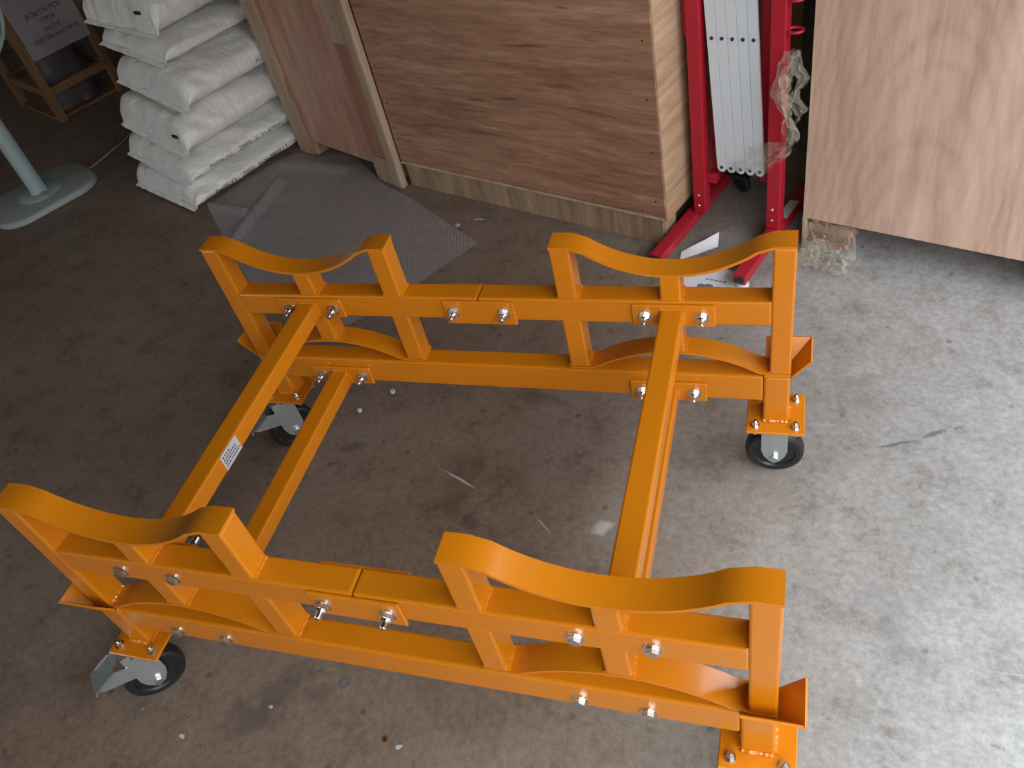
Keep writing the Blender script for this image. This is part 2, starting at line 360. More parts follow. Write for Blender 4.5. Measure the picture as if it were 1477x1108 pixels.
def cup(sx, sy):                                     # sy = -1: lips towards the viewer
    mb = MB(); x0, x1, xo = A - .063, A + .004, A + .049; yi = H2; zo = ZL + .058; th = .005
    f = lambda x, y, z: (sx * (x - A), -sy * y, z)
    def plate(q):                                    # quad with thickness
        a, b, c_, d = [Vector(p) for p in q]; n = (b - a).cross(d - a).normalized()
        if n.z < 0: n = -n
        vs = [f(*p) for p in (a, b, c_, d)] + [f(*(p + n * th)) for p in (a, b, c_, d)]
        mb.add(vs, [(0, 1, 2, 3), (4, 5, 6, 7), (0, 1, 5, 4), (1, 2, 6, 5), (2, 3, 7, 6), (3, 0, 4, 7)])
    yf = -H2 - .004; yo = -H2 - .033; z = ZL
    plate([(x0, yf, z), (x1, yf, z), (x1, yi, z), (x0, yi, z)])
    plate([(x1, yf, z), (xo, yo, zo), (xo, yi, zo), (x1, yi, z)])
    plate([(x0, yf, z), (x0, yo, zo), (xo, yo, zo), (x1, yf, z)])
    return mb.mesh('corner_guide', M_or)
# bolts run along +Y: hex head at the origin, nut and stud end past length L
def hexa(mb, y0, y1, r): mb.lathe([(0, y0), (r * .86, y0), (r, y0 + (y1 - y0) * .15), (r, y0 + (y1 - y0) * .85), (r * .86, y1), (0, y1)], (0, 0, 0), (0, 1, 0), 6, .3)
def bolt(L, r=.0115, stud=.03):
    mb = MB(); d = Vector((0, 1, 0))
    mb.lathe([(0, -.003), (r * 1.32, -.003), (r * 1.32, 0), (0, 0)], (0, 0, 0), d, 20); hexa(mb, -.0125, -.003, r)
    mb.cyl((0, -.002, 0), (0, L + .002, 0), r * .56, 12)
    mb.lathe([(0, L), (r * 1.32, L), (r * 1.32, L + .003), (0, L + .003)], (0, 0, 0), d, 20)
    hexa(mb, L + .003, L + .014, r)
    mb.lathe([(r * .9, L + .014), (r * .8, L + .017), (0, L + .017)], (0, 0, 0), d, 16)
    mb.lathe([(r * .56, L + .014), (r * .56, L + stud - .002), (r * .42, L + stud), (0, L + stud)], (0, 0, 0), d, 14)
    return mb.mesh('bolt', M_zinc, 30)
bolt_x = bolt(TD + .008, .0135, .034); bolt_s = bolt(TD + .016, .0132, .032); bolt_p = bolt(.016, .0085, .022)
eplate_me = MB().box(-.1, .1, -.004, .004, -.0325, .0325, .0025, 1).mesh('end_plate', M_or)
splice_me = MB().box(-.098, .098, -.004, .004, -.0385, .0385, .003, 2).mesh('splice_plate', M_or)
# castor
def castor(brake):
    c = []
    f = MB()
    f.box(-.062 + .055 * brake, .062 + .055 * brake, -.05, .05, ZP - .013, ZP - .0085)
    if brake: f.prism([(-.034, ZP - .013), (.10, ZP - .013), (.10, ZP - .028), (-.034, ZP - .045)], lambda p, q, t: (p, t, q), -.026, .026)
    for sy in (-1, 1):
        poly = [(-.034, ZP - .011), (.034, ZP - .011), (.034, .103), (.027, .082), (.014, .064), (0, .058), (-.014, .064), (-.027, .082), (-.034, .103)]
        f.prism(poly, lambda p, q, t, sy=sy: (p, t + sy * .008 * (ZP - q) / .16, q), sy * .026, sy * .0295)
    fm = f.mesh('castor_fork', M_zp)
    w_ = MB().lathe([(.0, -.020), (.030, -.020), (.033, -.016), (.052, -.016), (.056, -.021), (.068, -.022), (.075, -.018), (.078, -.008), (.078, .008), (.075, .018), (.068, .022), (.056, .021), (.052, .016), (.033, .016), (.030, .020), (0, .020)], (0, 0, .078), (0, 1, 0), 48)
    wm = w_.mesh('wheel', M_tyre, 30)
    a_ = MB(); d = Vector((0, 1, 0))
    a_.cyl((0, -.042, .078), (0, .042, .078), .006, 12)
    for y0, y1 in ((-.047, -.037), (.037, .047)): a_.lathe([(0, y0), (.0115, y0), (.0115, y1), (0, y1)], (0, 0, .078), d, 6, .2)
    am = a_.mesh('axle_bolt', M_zinc)
    bm_ = None
    if brake:
        b = MB()
        fl = [(-.030, .178), (-.062, .192), (-.108, .170), (-.114, .160), (-.104, .150), (-.030, .126)]
        for y0, y1 in ((-.034, -.031), (.031, .034)): b.prism(fl, lambda p, q, t: (p, t, q), y0, y1)
        b.strip([(-.062, .189), (-.108, .167), (-.122, .162), (-.128, .150)], .003, lambda p, q, t: (p, t, q), -.034, .034)
        bm_ = b.mesh('brake_pedal', M_zp)
    return fm, wm, am, bm_
c_plain = castor(False); c_brake = castor(True)

for fy, sy in ((-OY + H2, -1), (OY - H2, 1)):        # near frame, far frame (y of the tube centre line)
    P('lower_rail', rail_me, 0, fy)
    for sx in (-1, 1):
        rr = (0, 0, 0) if sx > 0 else (0, 0, math.pi)
        P('upper_rail', urail_me, 0, fy, 0, rr)
        P('outer_post', post_me, sx * (A - W / 2), fy, 0, (0, 0, 0) if sx > 0 else (0, 0, math.pi))
        P('inner_post', ipu_me, sx * (B_ + W / 2), fy); P('inner_post', ipl_me, sx * (B_ + W / 2), fy)
        P('centre_stub', stu_me, sx * XC, fy); P('centre_stub', stl_me, sx * XC, fy)
        P('saddle', saddle_me, sx * XC, fy); P('support_arc', arc_me, sx * XC, fy)
        lx = sx * (A - .0317)
        P('leg', leg_me, lx, fy); P('corner_guide', cup(sx, sy), sx * A, fy)
        pp = P('castor_plate', plate_me, lx, fy)
        for bx in (-1, 1):
            for by in (-1, 1): P('bolt', bolt_p, bx * .05, by * .05, ZP - .0165, (math.pi / 2, 0, 0), pp)
        fm, wm, am, bm_ = c_brake if sx < 0 else c_plain
        cr = R_(50) if sx < 0 else 0; tr = .055 if sx < 0 else 0                # braked castors swivelled and trailing
        fo = P('castor', fm, lx - tr * math.cos(cr), fy - tr * math.sin(cr), 0, (0, 0, cr))
        obj('wheel', wm, fo, label='black solid wheel'); obj('axle_bolt', am, fo)
        if bm_: obj('brake_pedal', bm_, fo)
    # splices on the upper rail joint: nut side faces the viewer
    for s2 in (-1, 1): P('splice_plate', splice_me, 0, fy + s2 * (H2 + .004), .5835)
    for bx in (-.072, .068): P('bolt', bolt_s, bx, fy + H2 + .008, .585, (0, 0, math.pi))
# cross beams with end plates and bolts
LB = 2 * (OY - TD) - .016
for bx, pz, label in ((.498, .5875, None), (-.508, .5875, None), (.472, .322, None), (-.503, .322, None)):
    zt = .608 if pz > .5 else .343
    bo = P('cross_beam', MB().box(-.027, .027, -LB / 2, LB / 2, zt - .05, zt, .005).mesh('cross_beam', M_or), bx, 0)
    px = {.498: .5, -.508: -.5, .472: .472, -.503: -.503}[bx]
    for s2 in (-1, 1):
        obj('end_plate', eplate_me, bo, (px - bx, s2 * (LB / 2 + .004), pz))
        m2 = MB()
        for sx in (-1, 1): m2.bead((sx * .027, s2 * LB / 2, zt - .048), (sx * .027, s2 * LB / 2, zt - .003), .004)
        m2.bead((-.026, s2 * LB / 2, zt), (.026, s2 * LB / 2, zt), .004); obj('weld', m2.mesh('weld', M_or, 60), bo)
    for k in (-.068, .068):
        P('bolt', bolt_x, px + k, -OY, pz + .001)                                     # near: head outside, nut inside
        P('bolt', bolt_x, px + k, OY, pz - .002, (0, 0, math.pi))                     # far: nut towards the viewer
    if bx == -.508:                                   # maker's sticker on the lit flank
        lab = MB().box(.0270, .0276, .302 - OY, .376 - OY, .560, .606)
        so = obj('sticker', lab.mesh('sticker', M_lab), bo, label='silver printed sticker')
        ik = MB(); random.seed(3)
        for r in range(4):
            z = .568 + r * .0088; y = .308
            ln = [.062, .056, .05, .03][r]
            while y < .308 + ln:
                d = random.uniform(.0028, .0065); ik.box(.0276, .0278, y - OY, y + d - OY, z, z + .0045); y += d + random.uniform(.0012, .003)
        obj('print', ik.mesh('print', M_inkb), so, label='illegible dark print')

# ------------------------------------------------------------------ plywood crates
def nails(mb, pts, r=.0035):
    for x, z in pts: mb.lathe([(r, 0), (r, -.0012), (0, -.0012)], (x, 0, z), (0, 1, 0), 8)
c2 = thing('plywood_crate', (-.935, 2.388, 0), 'large brown plywood crate on a plywood skirt behind the orange trolley', 'crate', RZ)
LN, DP, HT, ZB = 1.345, 1.25, 1.45, .125
obj('front_panel', MB().box(0, LN, 0, .012, ZB, HT, .001, 1), c2, m=M_ply)
obj('side_panel', MB().box(LN - .011, LN + .001, .0125, DP, ZB - .015, HT, .001, 1), c2, m=M_plyside, label='lighter tan side panel')
obj('side_panel', MB().box(0, .012, .0125, DP, ZB, HT), c2, m=M_plyside)
obj('back_panel', MB().box(0.0125, LN - .0115, DP - .012, DP, ZB, HT), c2, m=M_ply)
obj('top_panel', MB().box(0, LN, 0, DP, HT, HT + .012), c2, m=M_ply)
obj('bottom_panel', MB().box(.013, LN - .012, .013, DP - .013, ZB, ZB + .02), c2, m=M_ply)
obj('skirt_board', MB().box(.010, LN - .02, .010, .028, 0, ZB + .004, .0015, 1), c2, m=M_skirt, label='weathered skirting board')
obj('skirt_board', MB().box(.010, .03, .03, .10, 0, ZB), c2, m=M_skirt)
obj('skid', MB().box(LN - .075, LN - .02, .029, .11, 0, ZB - .016), c2, m=M_stile)
obj('skid', MB().box(.04, .12, .11, DP - .05, 0, ZB - .002), c2, m=M_stile)
obj('skid', MB().box(LN * .5 - .04, LN * .5 + .04, .05, DP - .05, 0, ZB - .002), c2, m=M_stile)
obj('skirt_board', MB().box(.010, LN - .02, DP - .03, DP - .01, 0, ZB), c2, m=M_skirt)
obj('batten', MB().box(.0, LN - .005, -.004, -.0005, ZB - .002, ZB + .006), c2, m=M_edge, label='thin pale ply lip')
nl = MB(); nails(nl, [(.03, .25 + i * .17) for i in range(6)] + [(LN - .035, .2 + i * .2) for i in range(5)] + [(.15 + i * .22, ZB + .022) for i in range(6)] + [(.02, .05)])
obj('nails', nl, c2, m=M_dark, kind='stuff')

a1 = math.atan2(-.467, .884)
c1 = thing('batten_crate', (-1.674, 2.748, 0), 'tall reddish plywood crate with pine battens and corner post beside the white sacks', 'crate', a1)
D1 = .52
obj('front_panel', MB().box(.02, .66, .016, .028, .075, 1.4), c1, m=M_redply)
obj('stile', MB().box(-.02, .095, 0, .0155, .0, 1.4, .0015, 1), c1, m=M_stile, label='pale pine edge board with knots')
obj('stile', MB().box(.635, .665, .0, .0155, .002, .115), c1, m=M_stile)
obj('stile', MB().box(.645, .748, .0, .0155, .67, 1.4, .0015, 1), c1, m=M_stile, label='pale upper board')
obj('stile', MB().box(.645, .748, .004, .0155, .135, .669, .0015, 1), c1, m=M_darkply, label='dark reddish middle board')
obj('stile', MB().box(.655, .752, -.002, .0155, .0, .134, .0015, 1), c1, m=M_stile, label='pale bottom board')
obj('corner_post', MB().box(.753, .824, -.012, .026, .0, 1.4, .012, 4), c1, m=M_stile, label='rounded pine corner post')
obj('foot_block', MB().box(.0, .125, .0165, .11, 0, .072, .002, 1), c1, m=M_stile)
obj('foot_block', MB().box(.60, .75, .0165, .11, 0, .072, .002, 1), c1, m=M_stile)
obj('foot_block', MB().box(.02, .73, .25, .33, 0, .072, .002, 1), c1, m=M_stile)
obj('foot_block', MB().box(.02, .74, D1 - .1, D1 - .01, 0, .072, .002, 1), c1, m=M_stile)
obj('side_panel', MB().box(-.02, -.005, .0165, D1, .073, 1.4), c1, m=M_redply)
obj('side_panel', MB().box(.735, .7525, .027, D1, .073, 1.4), c1, m=M_redply)
obj('back_panel', MB().box(-.004, .734, D1 - .012, D1, .073, 1.4), c1, m=M_redply)
obj('top_panel', MB().box(-.02, .75, .0, D1, 1.401, 1.415), c1, m=M_redply)
obj('bottom_panel', MB().box(-.004, .734, .029, D1 - .013, .073, .09), c1, m=M_redply)
nl = MB(); nails(nl, [(.035, .12 + i * .16) for i in range(6)] + [(.70, .05), (.70, .78)], .004)
obj('nails', nl, c1, m=M_dark, kind='stuff')

c3 = thing('pink_plywood_crate', (.804, 1.912, 0), 'pale pinkish plywood crate raised on a film-wrapped skid at the right', 'crate', RZ)
L3, D3, H3, Z3 = .90, 1.0, 1.3, .124
obj('front_panel', MB().box(.006, L3, 0, .009, Z3, H3), c3, m=M_pink)
obj('side_panel', MB().box(-.006, .0055, .0, D3, .0, H3, .001, 1), c3, m=M_edge, label='thin plywood end panel seen edge on')
obj('side_panel', MB().box(L3 - .012, L3, .0095, D3, Z3, H3), c3, m=M_pink)
obj('back_panel', MB().box(.006, L3 - .0125, D3 - .01, D3, Z3, H3), c3, m=M_pink)
obj('top_panel', MB().box(-.006, L3, .0, D3, H3 + .0005, H3 + .012), c3, m=M_pink)
obj('bottom_panel', MB().box(.006, L3 - .0125, .0095, D3 - .0105, Z3, Z3 + .015), c3, m=M_pink)
for k in range(4):
    zk = k * .0308; sk = obj('skid_board', MB().box(.008 + .003 * (k % 2), .150 + .006 * (k % 3), .018 + .006 * (k % 2), D3 - .02, zk, zk + .0295, .003, 1), c3, m=(M_darkply, M_frame)[k % 2])
obj('skid', MB().box(L3 - .16, L3 - .03, .02, D3 - .02, .0, Z3 - .001, .004, 1), c3, m=M_darkply)
# ------------------------------------------------------------------ crumpled clear film
def crumple(grid, amp, sc, seed, uv=(24, 12)):
    nu, nv = uv; mb = MB(); vs = []; fs = []
    for i in range(nu + 1):
        for j in range(nv + 1):
            p = grid(i / nu, j / nv); q = p * sc + Vector((seed, seed * .7, 0))
            d = noise.noise_vector(q) * amp + noise.noise_vector(q * 2.7) * amp * .5
            vs.append(p + d)
    for i in range(nu):
        for j in range(nv): fs.append([i * (nv + 1) + j, (i + 1) * (nv + 1) + j, (i + 1) * (nv + 1) + j + 1, i * (nv + 1) + j + 1])
    return mb.add(vs, fs)
def lift(mb, zmin=.002):
    mb.v = [(x, y, max(z, zmin + .002 * abs(math.sin(x * 90 + y * 50)))) for x, y, z in mb.v]; return mb
# wrap around the skid: sheet over its front, then a heap on the floor
def g1(u, v): return Vector((.0 + .19 * u, -.012 - .10 * max(0, v - .5) * 2 * (.5 + .5 * math.sin(3.1 * u)), .115 * (1 - min(1, v * 1.6)) + .012))
def g2(u, v): return Vector((.02 + .17 * u, -.02 - .11 * v * (1 - .5 * u), .022 + .035 * math.sin(5 * u + 3 * v)))
fw = thing('film_heap', (.804, 1.912, 0), 'crumpled clear plastic film heaped on the floor at the pink crate corner', 'plastic film', RZ)
obj('film_sheet', lift(crumple(g1, .014, 34, 2)), fw, m=M_film); obj('film_sheet', lift(crumple(g2, .022, 36, 9, (26, 18))), fw, m=M_film)
obj('film_sheet', lift(crumple(lambda u, v: Vector((.05 + .14 * u, -.05 - .09 * v, .03)), .024, 40, 5)), fw, m=M_film)

# ------------------------------------------------------------------ red folding barrier
rbm = thing('folding_barrier', (.673, 1.932, 0), 'red steel folding barrier with closed silver slats between two crates', 'barrier', RZ)
for x0, lab_ in ((0.0, True), (-.284, False)):
    p_ = obj('post', MB().box(x0, x0 + .05, 0, .042, .070, 1.35, .004), rbm, m=M_red)
    for z in (.105, .15): obj('rivet', MB().lathe([(.0065, 0), (.006, -.003), (.003, -.0045), (0, -.0045)], (x0 + .022, 0, z), (0, 1, 0), 12), p_, m=M_zinc, smooth=60)
for x0 in (.006, -.316):
    fb = MB().box(x0, x0 + .046, -.285, .36, .03, .069, .003)
    f_ = obj('foot_bar', fb, rbm, m=M_red)
    obj('end_shade_plate', MB().box(x0 + .006, x0 + .040, -.2862, -.2845, .036, .063), f_, m=M_dark, label='dark plate painted as the shade in the hollow tube end')  # flat dark plate paints the shade inside the hollow tube
    obj('glide', MB().lathe([(0, .0012), (.022, .0012), (.022, .012), (.010, .016), (.010, .03), (0, .03)], (x0 + .023, -.255, 0), (0, 0, 1), 20), f_, m=M_white, smooth=40, label='white plastic glide')
    k = MB().lathe([(.008, -.012), (.03, -.012), (.034, -.008), (.034, .008), (.03, .012), (.008, .012)], (x0 + (.10 if x0 < 0 else .023), .285, .034), (.35, 1, 0), 28)
    k.box(x0 + .03, x0 + .125 if x0 < 0 else x0 + .04, .27, .30, .062, .072)
    obj('castor', k, f_, m=M_dark, smooth=40)
obj('sticker', MB().box(.012, .047, .075, .19, .0692, .0700), rbm, m=M_lab, label='silver sticker on right foot')
for x0 in (-.232, -.050):
    ip = obj('inner_post', MB().box(x0, x0 + .028, .056, .09, .22, 1.33, .003), rbm, m=M_red)
obj('bracket', MB().box(-.234, -.2, .02, .058, .20, .24, .002, 1), rbm, m=M_red)
obj('side_strip', MB().box(-.312, -.296, .03, .06, .74, 1.33, .002, 1), rbm, m=M_red)
for i in range(5):
    zb = .262; x0 = -.188 + i * .0343; lean = -.056
    mb = MB(); n = 12; pts = []
    for k in range(n + 1):
        a = math.pi + math.pi * k / n; pts.append((.0166 * math.cos(a) + .0166, zb + .017 + .017 * math.sin(a)))
    pts += [(.0332, 1.32), (0, 1.32)]; pts = [(p * .0322 / .0332, q) for p, q in pts]
    y0 = .012 + .0025 * i
    mb.prism(pts, lambda p, q, t: (x0 + p + lean * (q - zb), t, q), y0, y0 + .009)
    so = obj('slat', mb, rbm, m=M_slat)
    for z in (zb + .018, .748): obj('rivet', MB().lathe([(.0062, 0), (.0062, -.002), (.004, -.004), (.0025, -.0025), (0, -.0025)], (x0 + .0166 + lean * (z - zb), y0, z), (0, 1, 0), 14), so, m=M_dark, smooth=40)
for z in (.79, .885, .98):
    rg = MB(); n = 20
    rg.tube([(.069 + .024 * math.cos(2 * math.pi * k / n), .022 + .020 * math.sin(2 * math.pi * k / n), z) for k in range(n + 1)], .005, 8, False)
    obj('hook_ring', rg, rbm, m=M_red, smooth=60)
# film taped round the right post
fp = thing('torn_film', (.673, 1.932, 0), 'torn crumpled clear tape film clinging to the right red post', 'plastic film', RZ)
def ribbon(path, wd, amp, seed, ax=(1, 0, .3), n=30):
    P_ = [Vector(p) for p in path]; ax = Vector(ax).normalized()
    def gfn(u, v):
        s = u * (len(P_) - 1); i = min(int(s), len(P_) - 2); c = P_[i].lerp(P_[i + 1], s - i)
        return c + ax * (v - .5) * wd * (.6 + .5 * abs(math.sin(u * 7 + seed))) + Vector((0, -.012 * math.sin(v * 9 + u * 5), 0))
    return crumple(gfn, amp, 26, seed, (n, 8))
rs = [([(.078, -.02, .745), (.050, -.03, .68), (.052, -.035, .61), (.075, -.03, .53), (.088, -.02, .445)], .05, .014, 1, (1, 0, .2)),
      ([(.080, -.01, .735), (.112, -.01, .65), (.085, -.015, .59), (.12, -.01, .55), (.088, -.012, .50), (.095, -.015, .44)], .034, .012, 4, (.8, .2, .6)),
      ([(.10, -.02, .44), (.03, -.03, .40), (-.06, -.02, .375)], .062, .006, 7, (.15, 0, 1)),
      ([(.092, -.02, .43), (.02, -.03, .345), (-.06, -.02, .315), (-.125, -.012, .305)], .05, .006, 11, (.1, 0, 1)),
      ([(.07, -.02, .70), (.06, -.04, .62), (.078, -.035, .52)], .03, .015, 13, (1, .3, 0))]
for p_ in rs: obj('film_strip', ribbon(*p_[:4], p_[4]), fp, m=M_film)

# ------------------------------------------------------------------ sacks
def sack(mb_, Ls, Wd, H, seed, s0, s1, nu=60, nt=64):
    def surf(u, th):                                  # u in -1..1 along length, th around
        e = abs(u); tn = max(0, (e - .80) / .20)
        sh = (1 - tn ** 2.6); hw = Wd / 2 * (1 - .05 * tn ** 2)
        cth, sth = math.cos(th), math.sin(th); n_ = 2 / 3.4
        y = hw * math.copysign(abs(cth) ** n_, cth); zz = math.copysign(abs(sth) ** (2 / 2.6), sth)
        yl = (y + Wd / 2) / Wd; bot = s0 * yl; Hh = H + (s1 - s0) * yl
        top = Hh * (.10 + .90 * max(sh, 0) ** .55)
        fr_ = (zz + 1) / 2
        x = u * Ls / 2
        q = Vector((x * 3 + seed * 3.1, y * 4, fr_ * 1.2)); k = noise.noise(q * 1.6) * .016 + noise.noise(q * 4) * .008
        ew_ = min(1, max(0, (e - .45) / .4))
        edge = (noise.noise(Vector((y * 22 + seed, seed + fr_ * 2, 0))) * .016 + noise.noise(Vector((y * 55 + seed, seed, 0))) * .006) * ew_
        sd = max(0, abs(cth) - .5) / .5
        wr = noise.noise(Vector((x * 16 + fr_ * 3 + seed * 5, fr_ * 1.5, seed))) * .014 * sd + noise.noise(Vector((x * 45 - fr_ * 4, seed, fr_))) * .004 * sd
        slump = .018 * math.sin(math.pi * fr_)        # belly of the sides
        z = bot + fr_ * top + .012 * (1 - sh)
        return Vector((x - math.copysign(1, u) * abs(edge) * (e > .75) * tn, y + math.copysign(1, cth) * (k * .8 + wr + slump) * min(1, abs(cth) * 2.5), z + min(0, k + edge - .012) * (sth > .05) * sth))
    vs = []; fs = []
    for i in range(nu + 1):
        t_ = -1 + 2 * i / nu; u = math.copysign(abs(t_) ** .8, t_)
        for j in range(nt): vs.append(surf(u, 2 * math.pi * j / nt))
    for i in range(nu):
        for j in range(nt): fs.append([i * nt + j, i * nt + (j + 1) % nt, (i + 1) * nt + (j + 1) % nt, (i + 1) * nt + j])
    fs += [list(range(nt))[::-1], [nu * nt + j for j in range(nt)]]
    mb_.add(vs, fs)
    # sewn seam lip at both ends
    for sx in (-1, 1):
        L = []; n = 30
        for i in range(n + 1):
            y = (-.5 + i / n) * Wd * 1.0; L.append((sx * (Ls / 2 - .006), y, .022 + s0 * (y / Wd + .5) + .004 * noise.noise(Vector((y * 20, seed, 1)))))
        vs = []; 
        for (x, y, z) in L: vs += [(x, y, z - .005), (x, y, z + .005), (x + sx * (.024 + .004 * noise.noise(Vector((y * 30, seed, 2)))), y * 1.02, z - .006), (x + sx * .024, y * 1.02, z - .003)]
        fs = []
        for i in range(n):
            a = i * 4; b = a + 4; fs += [(a + 1, b + 1, b + 3, a + 3), (a, a + 2, b + 2, b), (a + 2, a + 3, b + 3, b + 2)]
        mb_.add(vs, fs)
    return surf
eL = Vector((.50, .866, 0)); ang = math.atan2(.866, .5)
sacks = [  # front-right bottom corner x, y, z0, height, direction, label, print
    (-1.984, 2.171, .0, .115, 64.0, 'white woven sack at the bottom of the stack, on the floor', 'Pests Tk   7000  K-V  VCT17'),
    (-1.982, 2.211, .115, .120, 63.0, 'white woven sack second from the bottom of the stack with small side print', 'Poids Nk   7000  K-V  HVIN  7000'),
    (-1.950, 2.258, .235, .190, 64.0, 'white woven sack third from the bottom with one black mark on its end', None),
    (-1.885, 2.325, .425, .180, 65.0, 'white woven sack fourth from the bottom, bulging towards the trolley', 'K-V  7000'),
    (-1.975, 2.430, .605, .125, 66.0, 'white woven sack second from the top, with a folded end', None),
    (-1.955, 2.455, .730, .210, 69.0, 'fat white woven sack on top of the stack with one black dash', None)]
tilt = [0, .04, .065, .075, .055, .035, .02]
for i, (x, y, z0, H, yaw, lab_, pr) in enumerate(sacks):
    Ls, Wd = .84, (.58, .58, .58, .58, .54, .58)[i]; H -= .008
    a_ = R_(yaw); el = Vector((math.cos(a_), math.sin(a_), 0)); ew = Vector((-el.y, el.x, 0))
    c = Vector((x, y, z0)) + el * (Ls / 2 + .022) + ew * (Wd / 2 + .040)
    t_ = thing('sack', c, lab_, 'sack', a_, 'white sacks stacked beside the batten crate')
    mb = MB(); sf = sack(mb, Ls, Wd, H, i + 1, tilt[i], tilt[i + 1])
    obj('sack_body', mb, t_, m=M_bag, smooth=75)
    if pr:
        vs, fs = text_data(pr, .036)
        q = []
        x_off = -.30 if i < 2 else .0
        for v_ in vs:
            px = x_off + v_.x * 1.1; hh = .36 + v_.y / H * .85        # along the side facing -Y
            th = -math.pi + (0.5 - hh) * 1.0 if False else math.pi * 1.5
            # find the side point: th such that surf is on -Y side at relative height hh
            u = px / (Ls / 2); sg = 2 * hh - 1; sth = math.copysign(abs(sg) ** (2.6 / 2), sg); thh = math.pi - math.asin(max(-1, min(1, sth)))
            p = sf(max(-.98, min(.98, u)), thh); q.append(p + Vector((0, -.003, 0)))
        # the far side of surf is +-Y: cos(thh) < 0 gives -Y
        m2 = MB().add(q, fs); obj('side_print', m2, t_, m=M_inkg, label='small grey side print', kind='stuff')
    if i in (2, 5):
        m2 = MB(); yy = -Wd / 2 + (.07 if i == 2 else .13)
        zz = H * .55
        # lay the mark on the end face
        best = None
        for k in range(60):
            uu = -.999 + k * .006
            for th in (math.pi * .5 + .5 + d * .08 for d in range(12)):
                pp = sf(uu, th); e_ = abs(pp.y - yy) + abs(pp.z - zz)
                if best is None or e_ < best[0]: best = (e_, pp)
        bp = best[1]; m2 = MB().box(bp.x - .007, bp.x + .001, bp.y - .022, bp.y + .022, bp.z - .004, bp.z + .010)
        obj('end_mark', m2, t_, m=M_ink, label='small black mark')

# ------------------------------------------------------------------ bubble wrap sheet on the floor
def poly_at(pts, s):
    L = [(Vector(pts[i + 1]) - Vector(pts[i])).length for i in range(len(pts) - 1)]; T = sum(L); d = s * T
    for i, l in enumerate(L):
        if d <= l or i == len(L) - 1: return Vector(pts[i]).lerp(Vector(pts[i + 1]), min(1, d / l))
        d -= l
top = [(-1.976, 2.251), (-1.873, 2.511), (-1.71, 2.725), (-1.54, 2.665), (-1.45, 2.71), (-1.32, 2.655)]; bot = [(-1.831, 2.091), (-1.416, 1.658), (-1.096, 1.489), (-.842, 1.408), (-.615, 1.70), (-.459, 1.936)]
lef = [(-1.976, 2.251), (-1.831, 2.091)]; rig = [(-1.32, 2.655), (-1.08, 2.405), (-.867, 2.262), (-.459, 1.936)]
def coons(u, v):
    a = poly_at(top, u) * (1 - v) + poly_at(bot, u) * v; b = poly_at(lef, v) * (1 - u) + poly_at(rig, v) * u
    c_ = Vector(top[0]) * (1 - u) * (1 - v) + Vector(top[-1]) * u * (1 - v) + Vector(bot[0]) * (1 - u) * v + Vector(bot[-1]) * u * v
    return a + b - c_
mb = MB(); vs = []; fs = []; n = 70
def seg_d(p, a, b):
    a = Vector(a); b = Vector(b); t_ = max(0, min(1, (p - a).dot(b - a) / (b - a).length_squared)); return (p - a - (b - a) * t_).length, t_
for i in range(n + 1):
    for j in range(n + 1):
        p = coons(i / n, j / n)
        z = .005 + .010 * max(0, noise.noise(Vector((p.x * 5, p.y * 5, 3)))) + .003 * noise.noise(Vector((p.x * 18, p.y * 18, 8)))
        d, t_ = seg_d(p, (-1.66, 2.45), (-1.66, 2.00)); z += .035 * math.exp(-(d / .022) ** 2)
        d, t_ = seg_d(p, (-1.95, 2.24), (-1.72, 2.19)); z += .028 * math.exp(-(d / .025) ** 2)
        d, t_ = seg_d(p, (-1.70, 2.62), (-1.35, 2.55)); z += .016 * math.exp(-(d / .05) ** 2)
        vs.append((p.x, p.y, max(.003, z)))
for i in range(n):
    for j in range(n): fs.append([i * (n + 1) + j, (i + 1) * (n + 1) + j, (i + 1) * (n + 1) + j + 1, i * (n + 1) + j + 1])
wr = obj('bubble_wrap', mb.add(vs, fs), m=M_wrap, smooth=180)
tag(wr, 'translucent grey bubble wrap sheet lying on the floor beside the sacks', 'bubble wrap')

# ------------------------------------------------------------------ pedestal fan
fan = thing('pedestal_fan', (-3.14, 2.385, 0), 'pale blue pedestal fan on an oval base at the left edge', 'fan', math.atan2(.86, .5))
def rrect(hx, hy, r, n=10):
    out = []
    for cx, cy, a0 in ((hx - r, hy - r, 0), (-hx + r, hy - r, 90), (-hx + r, -hy + r, 180), (hx - r, -hy + r, 270)):
        for k in range(n + 1): a = R_(a0 + 90 * k / n); out.append((cx + r * math.cos(a), cy + r * math.sin(a)))
    return out
mb = MB(); lay = [(.012, 0), (0, .004), (0, .024), (.006, .032), (.016, .036)]; vs = []; N = 44
for ins, z in lay: vs += [(x, y, z) for x, y in rrect(.285 - ins, .225 - ins, .15 - ins)]
fs = [[k * N + i, k * N + (i + 1) % N, (k + 1) * N + (i + 1) % N, (k + 1) * N + i] for k in range(len(lay) - 1) for i in range(N)] + [list(range(N))[::-1], [(len(lay) - 1) * N + i for i in range(N)]]
obj('base', mb.add(vs, fs), fan, m=M_fan2, smooth=50)
obj('base_hub', MB().lathe([(.12, .036), (.115, .040), (.06, .042), (0, .042)], (0, 0, 0), (0, 0, 1), 36), fan, m=M_fan, smooth=60)
obj('pole', MB().lathe([(.048, .042), (.044, .06), (.043, .75), (0, .75)], (0, 0, 0), (0, 0, 1), 28), fan, m=M_fan, smooth=60)
mb = MB(); vs = []; 
for ins, z in ((0, .042), (0, .048), (.004, .051)): vs += [(x + .0, y - .085, z) for x, y in rrect(.020 - ins, .034 - ins, .018 - ins)]
fs = [[k * N + i, k * N + (i + 1) % N, (k + 1) * N + (i + 1) % N, (k + 1) * N + i] for k in range(2) for i in range(N)] + [[2 * N + i for i in range(N)]]
